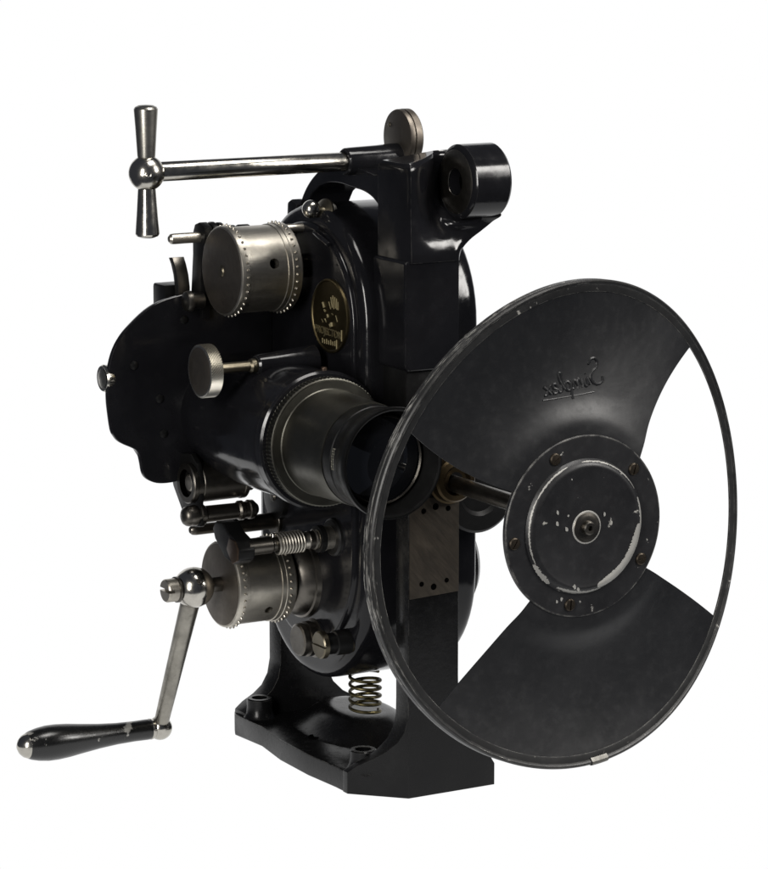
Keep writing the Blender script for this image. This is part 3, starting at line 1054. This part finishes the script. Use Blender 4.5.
# embossed script seen from behind (reads right to left)
G = {
    'S': [[(9, 15), (7, 18), (3.4, 18.2), (1.6, 15.4), (3, 12), (7, 9.4), (8.8, 5.6), (7, 1.6), (3, .2), (-.6, 2), (-1.2, 5)]],
    'i': [[(10, 1), (12, 6), (12.2, 2), (13.4, .6), (15, 2.2)], [(12.4, 9), (12.6, 9.6)]],
    'm': [[(15, 2.2), (16, 6), (16.4, .4)], [(16.4, 2), (18, 6), (19.6, 6), (20, .4)], [(20, 2), (21.6, 6), (23.2, 6), (23.6, 1.4), (25, 1)]],
    'p': [[(26, 7), (26, -6)], [(26, 4.6), (28, 6.6), (30, 5.6), (30, 2), (28, .2), (26, 1.4)]],
    'l': [[(31, 1.6), (34, 8), (34.6, 12.6), (33.2, 13), (32.8, 8), (33.4, 2), (35, .4), (36.4, 1.6)]],
    'e': [[(36.4, 2.6), (40, 4.2), (39.8, 6.4), (38, 6.4), (36.8, 3.6), (37.8, .6), (40, .4), (41.4, 2)]],
    'x': [[(42, 6.6), (44, 5), (46, .8), (48, .4)], [(48, 6.4), (45.6, 4), (42.4, .2)]],
    '_': [[(8, -4.2), (20, -4.0), (36, -3.4), (50, -2.6)]],
}


def smooth_path(p, n=5):
    out = []
    for i in range(len(p) - 1):
        p0, p1, p2, p3 = p[max(i - 1, 0)], p[i], p[i + 1], p[min(i + 2, len(p) - 1)]
        for k in range(n):
            t = k / n
            out.append(tuple(.5 * (2 * b + (c - a) * t + (2 * a - 5 * b + 4 * c - d_) * t * t + (-a + 3 * b - 3 * c + d_) * t ** 3)
                             for a, b, c, d_ in zip(p0, p1, p2, p3)))
    out.append(p[-1])
    return out


def blade_surface(x, z):
    best = min(((p.x - x) ** 2 + (p.z - z) ** 2, p.y) for r in F1 for p in r)
    near = sorted(((p.x - x) ** 2 + (p.z - z) ** 2, p.y) for r in F1 for p in r)[:4]
    w = [1 / (d_ + .5) for d_, _ in near]
    return sum(a * y for a, (_, y) in zip(w, near)) / sum(w)


bm = bmesh.new()
SX, SZ, SK = 37.0, 96.5, 1.36       # start at the right-hand end, running leftwards
ca, sa_ = math.cos(math.radians(-5)), math.sin(math.radians(-5))
for ch, strokes in G.items():
    for s_ in strokes:
        pts3 = []
        for (u, w_) in smooth_path(s_):
            u2, w2 = (u + w_ * .22) * SK, w_ * SK
            x = SX - (u2 * ca - w2 * sa_ * -1)
            z = SZ + (u2 * sa_ + w2 * ca) * 1.0
            pts3.append((x, blade_surface(x, z) + .35, z))
        tube(pts3, 1.55 if ch != '_' else .95, 8, bm)
obj('script_lettering', bm, M['shutter'], hubo)

# ---- upper roller arm at the left of the sprocket
armp = [(112, 205), (124, 209), (134, 206), (139, 196), (139, 176), (145, 126), (146, 112), (118, 112), (122, 150), (117, 178), (111, 190)]
ua = obj('pressure_arm', prism(armp, 'yz', -142, -133), M['dull'], root, bevel=1.5)
obj('arm_pin', lathe([(-34, 0), (-33.6, 3), (-31.5, 5), (-28, 5.4), (12, 5.4)], (-142, 124, 194), X_, 28), M['sprocket'], ua)
obj('pad_roller', lathe([(0, 0), (0, 15), (2, 16), (5, 16), (6, 12), (9, 12), (10, 15), (13, 15), (14, 0)], (-132, 122, 193), X_, 40), M['dull'], ua)
bm = bmesh.new()
cp = [(157, 171), (152, 165), (147, 155), (144, 143), (144, 128), (145, 116)]
cp2 = [(y - 8.5, z + (1 if i < 1 else 0)) for i, (y, z) in enumerate(cp)]
prism(cp + cp2[::-1], 'yz', -160, -147, bm)
obj('leaf_spring', bm, M['darksteel'], ua, bevel=.5)
us = obj('pivot_screw', lathe([(-15, 0), (-14.6, 6), (-12.8, 9.5), (-10, 10.6), (-7, 10.6), (-6, 8), (6, 8)], (-151, 112, 132), X_, 36), M['darksteel'], ua)
obj('arm_block', prism([(150, 144), (176, 144), (178, 141), (178, 118), (150, 116)], 'yz', -168, -140), M['dull'], ua, bevel=2)

# ---- idler roller assembly under the shield
ir = obj('idler_roller', lathe([(0, 14), (0, 19.4), (1.2, 20.6), (5, 20.6), (5.8, 19.8), (12, 19.8), (12.6, 20.4), (58, 20.0), (59, 20.8), (63, 20.8), (64, 19.4), (64, 0), (14, 0), (14, 14), (0, 14)][0:14], (-172, 100, -50), X_, 64), M['darksteel'], root)
obj('idler_bore', lathe([(0, 14.2), (13, 14), (13, 0)], (-171.6, 100, -50), X_, 40), M['hole'], ir)
obj('idler_screw', lathe([(3, 0), (3, 7.2), (4, 8.6), (14, 8.6)], (-172, 100, -50), X_, 32), M['sprocket'], ir)
obj('idler_end', lathe([(64, 12), (66, 14), (72, 14), (74, 9), (76, 9)], (-172, 100, -50), X_, 40), M['dull'], ir)
lk = obj('idler_link', prism([(100, -20), (142, -26), (146, -48), (141, -60), (116, -88), (104, -93), (92, -94), (82, -92), (78, -86), (84, -70), (80, -46), (88, -28)], 'yz', -166, -160), M['dull'], ir, bevel=1.5)
r2 = obj('guide_roller', lathe([(0, 0), (0, 5), (1, 8), (3.5, 9.4), (7, 10), (9, 10.6), (13, 10.6), (14, 9), (17, 9), (18, 10.6), (22, 10.6), (24, 8.6), (60, 8.2), (62, 10), (66, 10), (67, 8.6), (72, 8.6), (73, 10), (78, 9.6), (83, 5), (84, 0)], (-181, 88, -81), X_, 44), M['darksteel'], root)
obj('guide_end', lathe([(-1, 0), (-.6, 5), (1, 8), (3.5, 9.8), (6, 10.4)], (-181.4, 88, -81), X_, 40), M['darksteel'], r2)
# long pin with two collars
pn = obj('guide_pin', lathe([(-25, 0), (-24.4, 3), (-22, 5), (-18, 5.6), (22, 5.6), (24, 8.8), (70, 8.4), (72, 8.4)], (-134, 119, -103), X_, 36), M['darksteel'], root)
obj('pin_collar', lathe([(70, 8), (70, 13.5), (71, 14.5), (75, 14.5), (76, 12.5), (78, 12.5), (79, 14.8), (83, 14.8), (84, 12), (96, 12)], (-134, 119, -103), X_, 48), M['darksteel'], pn)
obj('pin_plate', prism(arc(112, -78, 22, 200, 380, 12) + [(135, -40), (90, -40)], 'yz', -66, -54), M['dull'], pn, bevel=1.5)
obj('plate_screw', lathe([(-2, 0), (-1.8, 4), (0, 5.4)], (-66, 113, -76), X_, 24), M['darksteel'], pn)
# pad shoe on its sprung shaft
SA = (0, -4, -97.6)
sh_ = obj('shoe_shaft', lathe([(-158, 0), (-158, 8.6), (-132, 8.6), (-130, 7), (-92, 7), (-90, 9), (-84, 9), (-83, 10.5)], SA, X_, 40), M['darksteel'], root)
obj('shoe_bush', lathe([(-96, 7), (-92, 8.4), (-79, 8.4), (-79, 11), (-76, 13), (-72, 13), (-71, 11.6), (-56, 11.6), (-55, 9.5), (-48, 9.5)], SA, X_, 44), M['sprocket'], sh_)
obj('shoe_collar', lathe([(-80, 10), (-79.5, 13.6), (-74, 13.6), (-73.5, 11)], SA, X_, 44), M['dull'], sh_)
bm = bmesh.new()
hp2 = []
for i in range(9 * 20 + 1):
    t = 2 * PI * i / 20
    hp2.append((-126 + 30 * i / 180, SA[1] + 10.2 * math.cos(t), SA[2] + 10.2 * math.sin(t)))
obj('shoe_spring', tube(hp2, 1.25, 8, bm), M['sprocket'], sh_)
shoe = obj('pad_shoe', prism([(20, -76), (36, -77), (42, -85), (37, -95), (16, -110), (-2, -114), (-13, -108), (-14, -98), (-8, -89), (8, -84)], 'yz', -172, -153), M['dull'], sh_, bevel=2.5, segs=3)
obj('shoe_face', prism([(10, -100), (-2, -113), (-13, -108), (-14, -96), (-8, -89), (4, -88)], 'yz', -173.2, -171), M['brown'], sh_, bevel=1)
obj('spring_stud', lathe([(0, 3), (3, 2.6), (4, 0)], (-128, -4, -90), Z_, 20), M['nickel'], sh_)
obj('shaft_block', lathe([(-64, 11), (-63.6, 17), (-62, 19), (-57, 20), (-54, 22)], SA, X_, 48), M['dull'], sh_)

# ------------------------------------------------------------------ camera
yaw, pitch = math.radians(30), math.radians(10.3)
fw = Vector((math.sin(yaw) * math.cos(pitch), math.cos(yaw) * math.cos(pitch), -math.sin(pitch)))
rt = Vector((math.cos(yaw), -math.sin(yaw), 0))
up = rt.cross(fw)
cam = bpy.data.cameras.new('camera')
co = bpy.data.objects.new('camera', cam)
col.objects.link(co)
mw = Matrix((rt, up, -fw)).transposed().to_4x4()
mw.translation = W(-3200 * fw)
co.matrix_world = mw
cam.sensor_fit = 'VERTICAL'
cam.sensor_height = 36
cam.sensor_width = 36
cam.lens = 36 * 3200 / 869.0
cam.clip_start = 0.1
cam.clip_end = 100
sc.camera = co

# ------------------------------------------------------------------ light
w = bpy.data.worlds.new('World')
sc.world = w
w.use_nodes = True
bg = w.node_tree.nodes['Background']
bg.inputs[0].default_value = (0.75, 0.82, 1.0, 1)
bg.inputs[1].default_value = 0.07


def area(name, loc, target, size, size_y, power, colr=(1, .97, .93)):
    l = bpy.data.lights.new(name, 'AREA')
    l.shape = 'RECTANGLE'
    l.size = size
    l.size_y = size_y
    l.energy = power
    l.color = colr
    o = bpy.data.objects.new(name, l)
    col.objects.link(o)
    o.location = loc
    o.rotation_euler = (Vector(target) - Vector(loc)).to_track_quat('-Z', 'Y').to_euler()
    return o


area('key_softbox', (-2.25, -1.5, 1.0), (0, 0, .38), .42, 1.5, 68)
area('right_strip', (1.45, -1.75, 1.65), (0.0, 0, .35), .4, 1.2, 56)
area('top_softbox', (.25, -.5, 2.1), (0, 0, .3), .9, .6, 26)

sc.render.engine = 'CYCLES'
sc.view_settings.view_transform = 'Standard'
sc.view_settings.look = 'None'
sc.view_settings.exposure = 0
sc.view_settings.gamma = 1
